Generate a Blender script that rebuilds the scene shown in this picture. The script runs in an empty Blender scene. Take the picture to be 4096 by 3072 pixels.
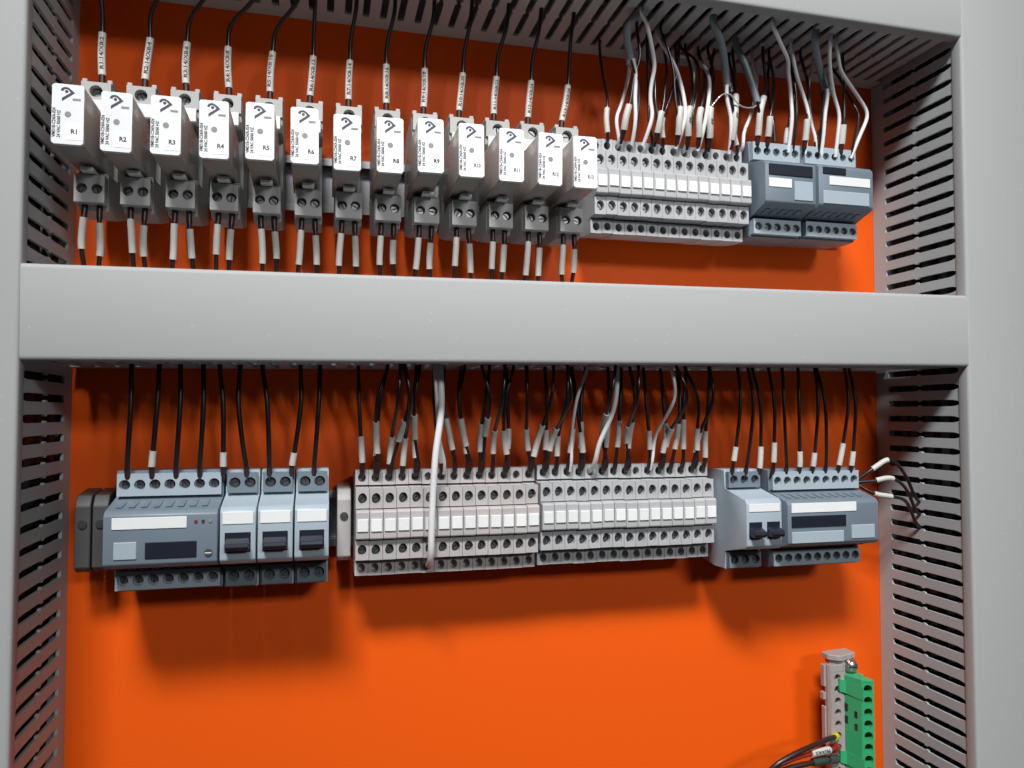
import bpy, bmesh, math, random
from mathutils import Vector, Matrix
random.seed(7)
sc = bpy.context.scene
COL = sc.collection
S = 0.001                       # the scene is measured in millimetres and built in metres
rad = math.radians

# ------------------------------------------------------------------ camera
cam = bpy.data.objects.new('camera', bpy.data.cameras.new('camera'))
COL.objects.link(cam)
cam.location = (0, -0.5, 0)
cam.rotation_euler = (rad(90 + 2.2), 0, rad(-14.3))
cam.data.sensor_width = 36
cam.data.lens = 3050 / 4096 * 36
cam.data.clip_start = 0.01
cam.data.clip_end = 60
sc.camera = cam

# ------------------------------------------------------------------ light: an indoor room
wd = bpy.data.worlds.new('World'); sc.world = wd; wd.use_nodes = True
bg = wd.node_tree.nodes['Background']
bg.inputs[0].default_value = (0.92, 0.95, 1.0, 1); bg.inputs[1].default_value = 0.022

def area(name, loc, target, sx, sy, power, color, spread=180):
    L = bpy.data.lights.new(name, 'AREA'); L.shape = 'RECTANGLE'; L.size = sx; L.size_y = sy
    L.energy = power; L.color = color; L.spread = rad(spread)
    o = bpy.data.objects.new(name, L); COL.objects.link(o); o.location = loc
    d = Vector(target) - Vector(loc)
    o.rotation_euler = d.to_track_quat('-Z', 'Y').to_euler()
    return o
area('ceiling_lamp', (-0.24, -1.27, 1.44), (0.27, 0, -0.10), 0.50, 0.28, 5.95, (0.985, 0.99, 1.0), 60)
area('far_ceiling_lamp', (0.9, -3.2, 1.28), (0.14, 0, 0), 0.80, 0.36, 35, (0.97, 0.985, 1.0))

sc.view_settings.view_transform = 'Standard'
sc.view_settings.look = 'None'
sc.view_settings.exposure = 0.0
sc.view_settings.gamma = 1
sc.render.engine = 'CYCLES'
sc.cycles.use_denoising = True
sc.cycles.max_bounces = 6

# ------------------------------------------------------------------ materials
def mat(name, col, rough=0.5, metal=0.0, bump=0.0, bscale=900, var=0.0, vscale=60, coat=0.0, alpha=1.0, trans=0.0, spec=0.5, rnd=0.0, scuff=0.0):
    m = bpy.data.materials.new(name); m.use_nodes = True
    nt = m.node_tree; b = nt.nodes['Principled BSDF']
    b.inputs['Base Color'].default_value = (*col, 1)
    b.inputs['Roughness'].default_value = rough
    b.inputs['Metallic'].default_value = metal
    b.inputs['Specular IOR Level'].default_value = spec
    if coat: b.inputs['Coat Weight'].default_value = coat
    if trans: b.inputs['Transmission Weight'].default_value = trans
    if alpha < 1: b.inputs['Alpha'].default_value = alpha
    tc = nt.nodes.new('ShaderNodeTexCoord')
    if var:
        n = nt.nodes.new('ShaderNodeTexNoise'); n.inputs['Scale'].default_value = vscale; n.inputs['Detail'].default_value = 6
        nt.links.new(tc.outputs['Object'], n.inputs['Vector'])
        mx = nt.nodes.new('ShaderNodeMix'); mx.data_type = 'RGBA'
        mx.inputs['A'].default_value = (*[c * (1 - var) for c in col], 1)
        mx.inputs['B'].default_value = (*[min(1, c * (1 + var)) for c in col], 1)
        nt.links.new(n.outputs['Fac'], mx.inputs['Factor'])
        last = mx.outputs['Result']
        if scuff:                                # rub marks and specks of dust left by handling
            mp = nt.nodes.new('ShaderNodeMapping'); mp.inputs['Scale'].default_value = (30, 30, 160); mp.inputs['Rotation'].default_value = (0.3, 0.5, 0.4)
            ns = nt.nodes.new('ShaderNodeTexNoise'); ns.inputs['Scale'].default_value = 1.0; ns.inputs['Detail'].default_value = 8; ns.inputs['Roughness'].default_value = 0.7
            nt.links.new(tc.outputs['Object'], mp.inputs['Vector']); nt.links.new(mp.outputs['Vector'], ns.inputs['Vector'])
            rm = nt.nodes.new('ShaderNodeMapRange'); rm.inputs['From Min'].default_value = 0.62; rm.inputs['From Max'].default_value = 0.78; rm.inputs['To Max'].default_value = scuff * .5
            nt.links.new(ns.outputs['Fac'], rm.inputs['Value'])
            vo = nt.nodes.new('ShaderNodeTexVoronoi'); vo.inputs['Scale'].default_value = 90
            nt.links.new(tc.outputs['Object'], vo.inputs['Vector'])
            rv = nt.nodes.new('ShaderNodeMapRange'); rv.inputs['From Min'].default_value = 0.075; rv.inputs['From Max'].default_value = 0.03; rv.inputs['To Max'].default_value = scuff
            nt.links.new(vo.outputs['Distance'], rv.inputs['Value'])
            ad = nt.nodes.new('ShaderNodeMath'); ad.operation = 'MAXIMUM'
            nt.links.new(rm.outputs['Result'], ad.inputs[0]); nt.links.new(rv.outputs['Result'], ad.inputs[1])
            m2 = nt.nodes.new('ShaderNodeMix'); m2.data_type = 'RGBA'
            nt.links.new(ad.outputs['Value'], m2.inputs['Factor']); nt.links.new(last, m2.inputs['A']); m2.inputs['B'].default_value = (.52, .53, .53, 1)
            last = m2.outputs['Result']
        if rnd:                                  # each moulded piece is a shade of its own
            oi = nt.nodes.new('ShaderNodeObjectInfo'); mr = nt.nodes.new('ShaderNodeMapRange')
            mr.inputs['To Min'].default_value = 1 - rnd; mr.inputs['To Max'].default_value = 1 + rnd
            nt.links.new(oi.outputs['Random'], mr.inputs['Value'])
            mul = nt.nodes.new('ShaderNodeVectorMath'); mul.operation = 'SCALE'
            nt.links.new(last, mul.inputs[0]); nt.links.new(mr.outputs['Result'], mul.inputs['Scale']); last = mul.outputs['Vector']
        nt.links.new(last, b.inputs['Base Color'])
        rr = nt.nodes.new('ShaderNodeMapRange')
        rr.inputs['To Min'].default_value = max(0.05, rough - 0.08); rr.inputs['To Max'].default_value = rough + 0.08
        nt.links.new(n.outputs['Fac'], rr.inputs['Value']); nt.links.new(rr.outputs['Result'], b.inputs['Roughness'])
    if bump:
        n2 = nt.nodes.new('ShaderNodeTexNoise'); n2.inputs['Scale'].default_value = bscale; n2.inputs['Detail'].default_value = 3
        nt.links.new(tc.outputs['Object'], n2.inputs['Vector'])
        bp = nt.nodes.new('ShaderNodeBump'); bp.inputs['Strength'].default_value = bump; bp.inputs['Distance'].default_value = 0.0003
        nt.links.new(n2.outputs['Fac'], bp.inputs['Height']); nt.links.new(bp.outputs['Normal'], b.inputs['Normal'])
    return m

M = dict(
    plate=mat('orange_powder_coat', (0.86, 0.104, 0.003), 0.55, bump=0.35, bscale=1400, var=0.10, vscale=1100, spec=0.22),
    duct=mat('grey_duct_pvc', (0.415, 0.455, 0.458), 0.5, bump=0.12, bscale=700, var=0.08, vscale=1300, spec=0.25, rnd=0.03),
    cover=mat('grey_duct_cover_pvc', (0.385, 0.394, 0.388), 0.55, bump=0.10, bscale=500, var=0.05, vscale=1300, spec=0.3, scuff=0.5),
    rail=mat('zinc_steel', (0.36, 0.365, 0.37), 0.5, 1.0, bump=0.1, bscale=400, var=0.08, vscale=50),
    metal=mat('nickel_screw', (0.62, 0.62, 0.60), 0.30, 1.0, var=0.08, vscale=300),
    dark_metal=mat('dull_screw_steel', (0.22, 0.22, 0.22), 0.38, 1.0, var=0.1, vscale=300),
    socket=mat('light_grey_socket_plastic', (0.40, 0.40, 0.385), 0.45, bump=0.1, var=0.04, vscale=60, rnd=0.06),
    relay=mat('smoky_relay_case', (0.42, 0.36, 0.325), 0.25, var=0.06, vscale=60),
    face=mat('white_relay_label', (0.80, 0.82, 0.82), 0.35, var=0.015, vscale=80),
    sticker=mat('white_paper_sticker', (0.86, 0.86, 0.86), 0.6),
    tag=mat('white_tag_plastic', (0.74, 0.74, 0.72), 0.45, var=0.03, vscale=80),
    logo=mat('dark_violet_print', (0.045, 0.030, 0.075), 0.45),
    greyprint=mat('grey_print', (0.25, 0.24, 0.23), 0.5),
    ink=mat('black_ink', (0.022, 0.020, 0.026), 0.55),
    black=mat('black_wire_pvc', (0.012, 0.011, 0.012), 0.30, coat=0.2),
    brown=mat('brown_black_wire_pvc', (0.030, 0.014, 0.012), 0.35, coat=0.15),
    ferrule=mat('brown_ferrule_plastic', (0.035, 0.012, 0.012), 0.4),
    white=mat('white_wire_pvc', (0.80, 0.80, 0.80), 0.35),
    sleeve=mat('white_marker_sleeve', (0.57, 0.555, 0.515), 0.5, var=0.05, vscale=120, rnd=0.06),
    jacket=mat('grey_cable_jacket', (0.20, 0.24, 0.26), 0.38, var=0.06, vscale=80),
    foil=mat('crinkled_clear_tape', (0.62, 0.66, 0.68), 0.12, bump=0.9, bscale=420, trans=0.55, coat=0.5),
    term=mat('grey_terminal_polyamide', (0.42, 0.425, 0.43), 0.5, bump=0.08, var=0.04, vscale=70, rnd=0.06),
    termb=mat('beige_grey_terminal_polyamide', (0.44, 0.41, 0.40), 0.5, bump=0.08, var=0.04, vscale=70, rnd=0.06),
    blue=mat('blue_grey_module_plastic', (0.155, 0.195, 0.235), 0.42, bump=0.1, var=0.05, vscale=60),
    pale=mat('pale_blue_grey_plastic', (0.36, 0.43, 0.48), 0.42, bump=0.08, var=0.04, vscale=60),
    darkp=mat('dark_navy_plastic', (0.014, 0.017, 0.028), 0.3),
    mark=mat('white_terminal_marker', (0.78, 0.78, 0.77), 0.5, var=0.03, vscale=90, rnd=0.06),
    green=mat('green_polyamide', (0.034, 0.36, 0.145), 0.42, bump=0.12, var=0.06, vscale=80),
    foot=mat('warm_grey_polyamide', (0.36, 0.315, 0.30), 0.5, bump=0.1, var=0.05, vscale=80),
    yellow=mat('yellow_ferrule', (0.75, 0.58, 0.01), 0.4),
    red=mat('red_ferrule', (0.26, 0.022, 0.015), 0.35),
    gsleeve=mat('dark_green_sleeve', (0.030, 0.060, 0.052), 0.45),
    endb=mat('dark_grey_end_bracket', (0.060, 0.060, 0.058), 0.5, bump=0.1, var=0.08, vscale=60),
)

# ------------------------------------------------------------------ lettering (made first, while the scene is small)
_txt = {}
def text_mesh(s):
    if s in _txt: return _txt[s]
    cu = bpy.data.curves.new('lettering', 'FONT'); cu.body = s; cu.size = 1.0
    cu.align_x = 'CENTER'; cu.align_y = 'CENTER'; cu.resolution_u = 2; cu.offset = 0.035 if (':' in s or '/' in s) and len(s) < 13 else 0.030
    ob = bpy.data.objects.new('lettering', cu); COL.objects.link(ob)
    bpy.context.view_layer.update()
    me = bpy.data.meshes.new_from_object(ob.evaluated_get(bpy.context.evaluated_depsgraph_get()))
    bpy.data.objects.remove(ob)
    bm = bmesh.new(); bm.from_mesh(me)               # short edges, so that the print can follow a round sleeve
    for _ in range(3):
        bmesh.ops.triangulate(bm, faces=bm.faces)
        es = [e for e in bm.edges if e.calc_length() > 0.22]
        if len(s) < 13 and es and (':' in s or '/' in s): bmesh.ops.subdivide_edges(bm, edges=es, cuts=1)
    bmesh.ops.triangulate(bm, faces=bm.faces); bm.to_mesh(me); bm.free()
    vs = [tuple(v.co) for v in me.vertices]; fs = [tuple(p.vertices) for p in me.polygons]
    bpy.data.meshes.remove(me)
    _txt[s] = (vs, fs)
    return _txt[s]
SLEEVE_TXT = ['R%d:14/X8:%d' % (i + 1, 2 * (i + 1)) for i in range(13)]
for s in SLEEVE_TXT + ['R%d' % (i + 1) for i in range(13)] + ['VMD1B-C24/A-024', '24 VAC 50/60 HZ', 'PE/X4:2', ':PE']:
    text_mesh(s)

# ------------------------------------------------------------------ helpers: x right, d out of the plate towards the viewer, z up (mm)
def V(x, d, z): return Vector((x * S, -d * S, z * S))

class MB:
    def __init__(s): s.bm = bmesh.new()
    def box(s, x0, x1, d0, d1, z0, z1, bev=0.0, seg=1):
        bm = s.bm
        vs = [bm.verts.new(V(x, d, z)) for x in (x0, x1) for d in (d0, d1) for z in (z0, z1)]
        idx = [(0, 1, 3, 2), (4, 6, 7, 5), (0, 4, 5, 1), (2, 3, 7, 6), (0, 2, 6, 4), (1, 5, 7, 3)]
        fs = [bm.faces.new([vs[i] for i in f]) for f in idx]
        if bev:
            es = list({e for f in fs for e in f.edges})
            bmesh.ops.bevel(bm, geom=es, offset=bev * S, segments=seg, affect='EDGES', profile=0.5)
        return s
    def prism(s, poly, a0, a1, axis='x', bev=0.0, seg=1):
        """axis x: poly is (d,z); axis d: poly is (x,z); axis z: poly is (x,d)"""
        bm = s.bm
        f3 = {'x': lambda p, a: V(a, p[0], p[1]), 'd': lambda p, a: V(p[0], a, p[1]), 'z': lambda p, a: V(p[0], p[1], a)}[axis]
        A = [bm.verts.new(f3(p, a0)) for p in poly]; B = [bm.verts.new(f3(p, a1)) for p in poly]
        n = len(poly)
        fs = [bm.faces.new(A), bm.faces.new(B[::-1])]
        for i in range(n): fs.append(bm.faces.new((A[i], B[i], B[(i + 1) % n], A[(i + 1) % n])))
        if bev:
            es = list({e for f in fs for e in f.edges})
            bmesh.ops.bevel(bm, geom=es, offset=bev * S, segments=seg, affect='EDGES', profile=0.5)
        return s
    def cyl(s, c, ax, r0, r1, h, n=16, cap=True):
        """from c (mm x,d,z) along axis vector ax (x,d,z) for h mm"""
        bm = s.bm
        a = V(*ax).normalized(); t = a.orthogonal().normalized(); b = a.cross(t)
        c = V(*c)
        A = [bm.verts.new(c + (t * math.cos(k * 2 * math.pi / n) + b * math.sin(k * 2 * math.pi / n)) * r0 * S) for k in range(n)]
        B = [bm.verts.new(c + a * h * S + (t * math.cos(k * 2 * math.pi / n) + b * math.sin(k * 2 * math.pi / n)) * r1 * S) for k in range(n)]
        for k in range(n): bm.faces.new((A[k], A[(k + 1) % n], B[(k + 1) % n], B[k]))
        if cap: bm.faces.new(B); bm.faces.new(A[::-1])
        return s
    def holes(s, o, u, v, nu, nv, cw, ch, r, depth, n=12, ry=None, skirt=0):
        """a panel of nu x nv cells, each with a round blind hole; o is its lower-left corner, u and v its axes (x,d,z)"""
        bm = s.bm; ry = ry or r
        O = V(*o); U = V(*u).normalized(); W = V(*v).normalized(); N = U.cross(W)
        for i in range(nu):
            for j in range(nv):
                c = O + U * (i + .5) * cw * S + W * (j + .5) * ch * S
                ring, sq, deep = [], [], []
                for k in range(n):
                    a = (k + .5) * 2 * math.pi / n; ca, sa = math.cos(a), math.sin(a)
                    ring.append(bm.verts.new(c + (U * ca * r + W * sa * ry) * S))
                    deep.append(bm.verts.new(c + (U * ca * r * .93 + W * sa * ry * .93 - N * depth) * S))
                    m = min((cw / 2) / max(1e-6, abs(ca)), (ch / 2) / max(1e-6, abs(sa)))
                    sq.append(bm.verts.new(c + (U * ca + W * sa) * m * S))
                corners = {}
                for k in range(n):
                    k2 = (k + 1) % n
                    bm.faces.new((ring[k], sq[k], sq[k2], ring[k2]))
                    bm.faces.new((ring[k], ring[k2], deep[k2], deep[k]))
                    # corner triangle where the square turns
                    a = (k + .5) * 2 * math.pi / n; a2 = (k + 1.5) * 2 * math.pi / n
                    for q, (su, sv) in enumerate(((1, 1), (-1, 1), (-1, -1), (1, -1))):
                        ac = math.atan2(sv * ch, su * cw) % (2 * math.pi)
                        if a < ac < a2:
                            cv = bm.verts.new(c + (U * su * cw / 2 + W * sv * ch / 2) * S)
                            bm.faces.new((sq[k], cv, sq[k2]))
                bm.faces.new(deep)
        if skirt:
            A = [O, O + U * nu * cw * S, O + U * nu * cw * S + W * nv * ch * S, O + W * nv * ch * S]
            a = [bm.verts.new(p) for p in A]; b = [bm.verts.new(p - N * skirt * S) for p in A]
            for k in range(4): bm.faces.new((a[k], b[k], b[(k + 1) % 4], a[(k + 1) % 4]))
        return s
    def raw(s, vs, fs):
        bv = [s.bm.verts.new(v) for v in vs]
        for f in fs:
            try: s.bm.faces.new([bv[i] for i in f])
            except ValueError: pass
        return s
    def mesh(s, name, m, smooth=False):
        bmesh.ops.recalc_face_normals(s.bm, faces=s.bm.faces)
        me = bpy.data.meshes.new(name); s.bm.to_mesh(me); s.bm.free()
        me.materials.append(M[m])
        if smooth:
            for p in me.polygons: p.use_smooth = True
            me.set_sharp_from_angle(angle=rad(40))
        return me

def place(name, me, parent=None, at=(0, 0, 0), rot=None):
    o = bpy.data.objects.new(name, me); COL.objects.link(o)
    if parent is not None: o.parent = parent
    o.location = V(*at)
    if rot: o.rotation_euler = rot
    return o
def obj(name, mb, m, parent=None, smooth=False, at=(0, 0, 0)):
    return place(name, mb.mesh(name, m, smooth), parent, at)
def tag(o, label, cat, group=None, kind=None):
    o['label'] = label
    if cat: o['category'] = cat
    if group: o['group'] = group
    if kind: o['kind'] = kind
    return o
def thing(name, at, label, cat, group=None, rot=None):
    o = place(name, None, None, at, rot); o.empty_display_size = 0.01
    return tag(o, label, cat, group)
def copy_tree(o, parent=None):
    c = o.copy(); COL.objects.link(c); c.parent = parent
    for ch in list(o.children): copy_tree(ch, c)
    return c
ORD = ['first', 'second', 'third', 'fourth', 'fifth', 'sixth', 'seventh', 'eighth', 'ninth', 'tenth', 'eleventh', 'twelfth', 'thirteenth',
       'fourteenth', 'fifteenth', 'sixteenth', 'seventeenth', 'eighteenth', 'nineteenth', 'twentieth', 'twenty-first', 'twenty-second',
       'twenty-third', 'twenty-fourth', 'twenty-fifth', 'twenty-sixth', 'twenty-seventh', 'twenty-eighth']

# ---- tubes
def spline(pts, step=1.2, smooth=10):
    P = [Vector(p) for p in pts]; P = [P[0] * 2 - P[1]] + P + [P[-1] * 2 - P[-2]]
    out = []
    for i in range(1, len(P) - 2):
        p0, p1, p2, p3 = P[i - 1:i + 3]; n = max(2, int((p2 - p1).length / step))
        for k in range(n):
            t = k / n
            out.append(0.5 * ((2 * p1) + (p2 - p0) * t + (2 * p0 - 5 * p1 + 4 * p2 - p3) * t * t + (3 * p1 - p0 - 3 * p2 + p3) * t ** 3))
    out.append(P[-2])
    for _ in range(smooth):                            # take the kinks out
        out = [out[0]] + [(out[i - 1] + out[i] * 2 + out[i + 1]) / 4 for i in range(1, len(out) - 1)] + [out[-1]]
    return out                                         # in mm (x,d,z)
def frames(path):
    T = []
    for i in range(len(path)):
        a = path[max(0, i - 1)]; b = path[min(len(path) - 1, i + 1)]; T.append((b - a).normalized())
    n = Vector((0, 1, 0)); N = []
    for t in T:
        n = (n - t * n.dot(t)); n = n.normalized() if n.length > 1e-5 else t.orthogonal().normalized(); N.append(n)
    return T, N
def tube(mb, path, r, n=10, cap=True):
    T, N = frames(path); rings = []
    rr = r if callable(r) else (lambda t: r)
    L = len(path) - 1
    for i, p in enumerate(path):
        b = T[i].cross(N[i]); q = rr(i / L)
        rings.append([mb.bm.verts.new(V(*(p + (N[i] * math.cos(k * 2 * math.pi / n) + b * math.sin(k * 2 * math.pi / n)) * q))) for k in range(n)])
    for a, b in zip(rings, rings[1:]):
        for k in range(n): mb.bm.faces.new((a[k], a[(k + 1) % n], b[(k + 1) % n], b[k]))
    if cap: mb.bm.faces.new(rings[0][::-1]); mb.bm.faces.new(rings[-1])
    return mb
def sub(path, s0, s1):
    """part of a path between arc lengths s0 and s1 measured from its END"""
    d = [0.0]
    R = path[::-1]
    for a, b in zip(R, R[1:]): d.append(d[-1] + (b - a).length)
    def at(s):
        for i in range(len(d) - 1):
            if d[i + 1] >= s:
                t = (s - d[i]) / max(1e-9, d[i + 1] - d[i]); return R[i].lerp(R[i + 1], t)
        return R[-1]
    n = max(3, int((s1 - s0) / 1.5))
    return [at(s0 + (s1 - s0) * k / n) for k in range(n + 1)]
def wrapped_text(path, r, s, size, twist=0.0, fit=0.80):
    """lettering laid round the tube `path`, reading along it"""
    vs, fs = text_mesh(s); T, N = frames(path)
    d = [0.0]
    for a, b in zip(path, path[1:]): d.append(d[-1] + (b - a).length)
    width = min(1.5, fit * d[-1] / ((max(v[0] for v in vs) - min(v[0] for v in vs)) * size))
    out = []
    for x, y, _ in vs:
        q = min(max(d[-1] / 2 + x * size * width, 0), d[-1] - 1e-6)
        i = max(k for k in range(len(d) - 1) if d[k] <= q); t = (q - d[i]) / (d[i + 1] - d[i])
        c = path[i].lerp(path[i + 1], t); n = N[i]; b = T[i].cross(n); a = y * size / r + twist
        out.append(V(*(c + (n * math.cos(a) + b * math.sin(a)) * (r + 0.05))))
    return MB().raw(out, fs)
def flat_text(s, c, size, up=False, width=1.0):
    """lettering on a face that looks out of the plate, centred on c (x,d,z); up: reads bottom to top"""
    vs, fs = text_mesh(s); out = []
    for x, y, _ in vs:
        x *= size * width; y *= size
        out.append(V(c[0] - y, c[1], c[2] + x) if up else V(c[0] + x, c[1], c[2] + y))
    return MB().raw(out, fs)

def wire(name, pts, r, m, label, cat='wire', group=None, sleeve=None, stext=None, ferrule=None, sr=2.0, smat='sleeve', tw=0.0, n=10, tsize=2.3):
    """pts run from the duct to the terminal; sleeve = (s0, s1) mm measured back from the terminal"""
    path = spline(pts)
    o = obj(name, tube(MB(), path, r, n), m, smooth=True); tag(o, label, cat, group)
    if sleeve:
        sp = sub(path, *sleeve)
        so = obj('marker_sleeve', tube(MB(), sp, sr, 14), smat, o, smooth=True)
        if stext: obj('lettering', wrapped_text(sp, sr, stext, tsize, tw), 'ink', so)
    if ferrule:
        obj('ferrule', tube(MB(), sub(path, *ferrule[:2]), ferrule[2], 12), ferrule[3], o, smooth=True)
    return o

# ------------------------------------------------------------------ the setting: mounting plate
plate = obj('mounting_plate', MB().box(-420, 700, -3, 0, -520, 520, 0.8), 'plate')
tag(plate, 'orange powder-coated mounting plate behind all the devices', None, kind='structure')

# ------------------------------------------------------------------ slotted wiring ducts
H = 87.5; PITCH = 11.0; WT = 1.7
def finger_mesh():
    h = PITCH / 2 - 2.2
    right = [(PITCH / 2, 12.3), (PITCH / 2, 13.0), (h + .5, 13.2), (h, 14.0), (h, 41.2), (h + 1.0, 42.4), (h + 1.0, 44.2), (h, 45.4), (h, 72.5), (h + .5, 76), (h + 1.6, 79), (h + 1.6, 84.6), (h + .6, 85.6)]
    poly = right + [(-x, d) for x, d in right[::-1]]
    return MB().prism(poly, -WT / 2, WT / 2, 'z').mesh('finger', 'duct')
FINGER = finger_mesh()
def duct(at, length, width, rotv, label, slots=(True, True), off=0.0):
    """length along local x, centred; walls at z = +-width/2"""
    D = thing('wiring_duct', at, label, 'wiring duct', 'slotted grey wiring ducts', rot=rotv)
    L = length / 2; w = width / 2
    obj('base', MB().box(-L, L, 0.2, 2.2, -w + WT, w - WT, 0.1), 'duct', D)
    for sgn, sl in ((-1, slots[0]), (1, slots[1])):
        zc = sgn * (w - WT / 2)
        top = 12.3 if sl else 85
        wall = obj('side_wall', MB().box(-L, L, 0.2, top, -WT / 2, WT / 2, 0.1), 'duct', D, at=(0, 0, zc))
        if sl:
            n = int(length / PITCH); x = -n * PITCH / 2 + PITCH / 2 + off
            for k in range(n):
                if abs(x + k * PITCH) < L - PITCH * .5: place('finger', FINGER, wall, (x + k * PITCH, 0, 0))
    # cover: a shallow channel with rounded shoulders and side lips that clip over the fingers
    e = 1.1; lip = 79.3; a = w + e; b = w + 0.15
    poly = [(lip, -b), (lip - .3, -a + .3), (lip + .6, -a), (H - 1.9, -a), (H - .9, -a + .35), (H - .3, -a + 1.1), (H, -a + 2.4),
            (H, a - 2.4), (H - .3, a - 1.1), (H - .9, a - .35), (H - 1.9, a), (lip + .6, a), (lip - .3, a - .3), (lip, b), (85.9, b), (85.9, -b)]
    obj('cover', MB().prism(poly, -L - .4, L + .4, 'x'), 'cover', D, smooth=True)
    return D
VERT = (0, rad(-90), 0)
LX, RX = -140.0, 417.0
DL = duct((LX - 21, 0, 0), 700, 41, VERT, 'vertical slotted grey duct along the left edge', (True, False), off=2.7)
DR = duct((RX + 27.6, 0, 0), 700, 55, VERT, 'vertical slotted grey duct along the right edge', (False, True), off=1.5)
DT = duct(((LX + RX) / 2, 0, 275.0), RX - LX - 1.6, 43, (0, 0, 0), 'horizontal slotted grey duct along the top', (True, False), off=-1.0)
DM = duct(((LX + RX) / 2, 0, 51.8), RX - LX - 2.2, 45, (0, rad(-0.55), 0), 'horizontal grey duct with a plain cover across the middle', (True, True), off=2.0)

# wires lying inside the ducts, glimpsed through the slots; extra black ones darken the inside
def loom(pts, r, mname, label):
    tag(obj('cable', tube(MB(), spline(pts, 6), r, 8), mname, smooth=True), label, 'cable', 'cables lying inside the ducts')
loom([(LX - 30, 30, -300), (LX - 24, 34, -100), (LX - 28, 30, 60), (LX - 22, 36, 300)], 3.2, 'black', 'black cable inside the left duct, nearer the viewer')
loom([(LX - 18, 22, -300), (LX - 22, 18, -60), (LX - 18, 24, 120), (LX - 24, 20, 300)], 4.0, 'black', 'black cable inside the left duct, near the plate')
loom([(RX + 14, 30, -300), (RX + 20, 40, -150), (RX + 14, 34, 20), (RX + 20, 38, 280)], 3.6, 'black', 'black cable inside the right duct, nearest its slotted wall')
loom([(RX + 26, 20, -300), (RX + 22, 24, -100), (RX + 28, 22, 100), (RX + 24, 26, 280)], 4.0, 'black', 'black cable inside the right duct, near the plate')
for j, (x, nm) in enumerate(((LX - 9.5, 'left'), (RX + 9.5, 'right'))):  # added black tubes that block light, so the slots look dark
    for k, d in enumerate((20, 33, 46, 60)):
        w = [random.uniform(-2.5, 2.5) for _ in range(6)]
        loom([(x, d, -320), (x + w[0] * .5, d + w[1], -160), (x + w[2] * .5, d + w[3], 0), (x + w[4] * .5, d + w[5], 160), (x, d, 320)], 5.4, 'black',
             'black cable added against the slots to darken the %s duct, %s from the plate' % (nm, ORD[k]))
for i, x in enumerate((LX - 22, LX - 33, RX + 22, RX + 36)):  # more black filling, added to keep the duct interiors dark
    loom([(x, 50 + 4 * i, -300), (x + 3, 56, -120), (x - 3, 52, 40), (x + 2, 58, 290)], 4.6, 'black', 'thick black cable added to darken the %s duct, %s the slots' % ('left' if i < 2 else 'right', 'close behind' if i in (0, 2) else 'away from'))
loom([(-130, 40, 272), (20, 34, 276), (180, 42, 270), (400, 36, 274)], 4.0, 'black', 'black cable inside the top duct')
loom([(-130, 40, 50), (20, 34, 54), (180, 42, 50), (400, 36, 56)], 4.2, 'black', 'black cable inside the middle duct')

# ------------------------------------------------------------------ DIN rails
def rail(x0, x1, zc, label):
    p = [(0.1, -13.5), (6.5, -13.5), (6.5, -17.5), (7.5, -17.5), (7.5, -12.5), (1.1, -12.5), (1.1, 12.5), (7.5, 12.5), (7.5, 17.5), (6.5, 17.5), (6.5, 13.5), (0.1, 13.5)]
    o = obj('din_rail', MB().prism(p, x0, x1, 'x', bev=0.2), 'rail', at=(0, 0, zc))
    tag(o, label, 'mounting rail', 'steel mounting rails')
Z1, Z2 = 144.5, -65.5
rail(-133, 385, Z1, 'steel rail carrying the upper row of relays')
rail(-133.5, 385, Z2, 'steel rail carrying the lower row of modules and terminals')

# ------------------------------------------------------------------ relays in their sockets
RP = 22.3; RX0 = -117.6; NR = 13
def make_socket():
    t = thing('relay_socket', (0, 0, 0), '', 'relay socket', 'sockets of the upper row')
    w = 7.5
    # profile (d,z) about the rail centre
    p = [(8, -30), (30, -36), (51, -36), (53, -33.6), (53, -18.6), (54, -16), (34, -15.5), (34, 16), (46, 17), (50, 20), (50, 24.0), (45, 24.4), (45, 34.4), (28, 34.4), (8, 30)]
    b = MB().prism(p, -w, w, 'x', bev=0.45)
    for x0, x1 in ((-w, -w + 2.6), (w - 2.6, w)): b.box(x0, x1, 36, 49.6, 34.2, 36.8, 0.3)      # two ears on the top edge
    obj('body', b, 'socket', t)
    # upper terminal face with its screw
    obj('terminal_face', MB().holes((-7.3, 51.6, 24.4), (1, 0, 0), (0, 0, 1), 1, 1, 14.6, 10.0, 3.3, 5.5, n=18, skirt=6.6), 'socket', t)
    def screw(c, r=2.7):
        s = obj('screw', MB().cyl((0, 0, 0), (0, 1, 0), r, r * .86, 1.0, 16), 'dark_metal', t, smooth=True, at=c)
        obj('slot', MB().box(-r * .8, r * .8, .95, 1.06, -.35, .35), 'ink', s)
    screw((0, 47.0, 29.4))
    obj('tag', MB().prism([(-6.3, 16.8), (6.3, 16.8), (6.3, 24.2), (-6.3, 24.2)], 50.6, 53.4, 'd', bev=0.3), 'tag', t)
    # lower terminals: two screws side by side
    obj('terminal_face', MB().holes((-7.3, 60.2, -33.4), (1, 0, 0), (0, 0, 1), 2, 1, 7.3, 14.6, 2.7, 6, n=16, skirt=7.2), 'socket', t)
    for x in (-3.5, 3.5): screw((x, 56.5, -26), 2.2)
    obj('retaining_clip', MB().box(-3.2, 3.2, 54, 66, -18.2, -16.4, 0.3), 'tag', t)
    return t
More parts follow.
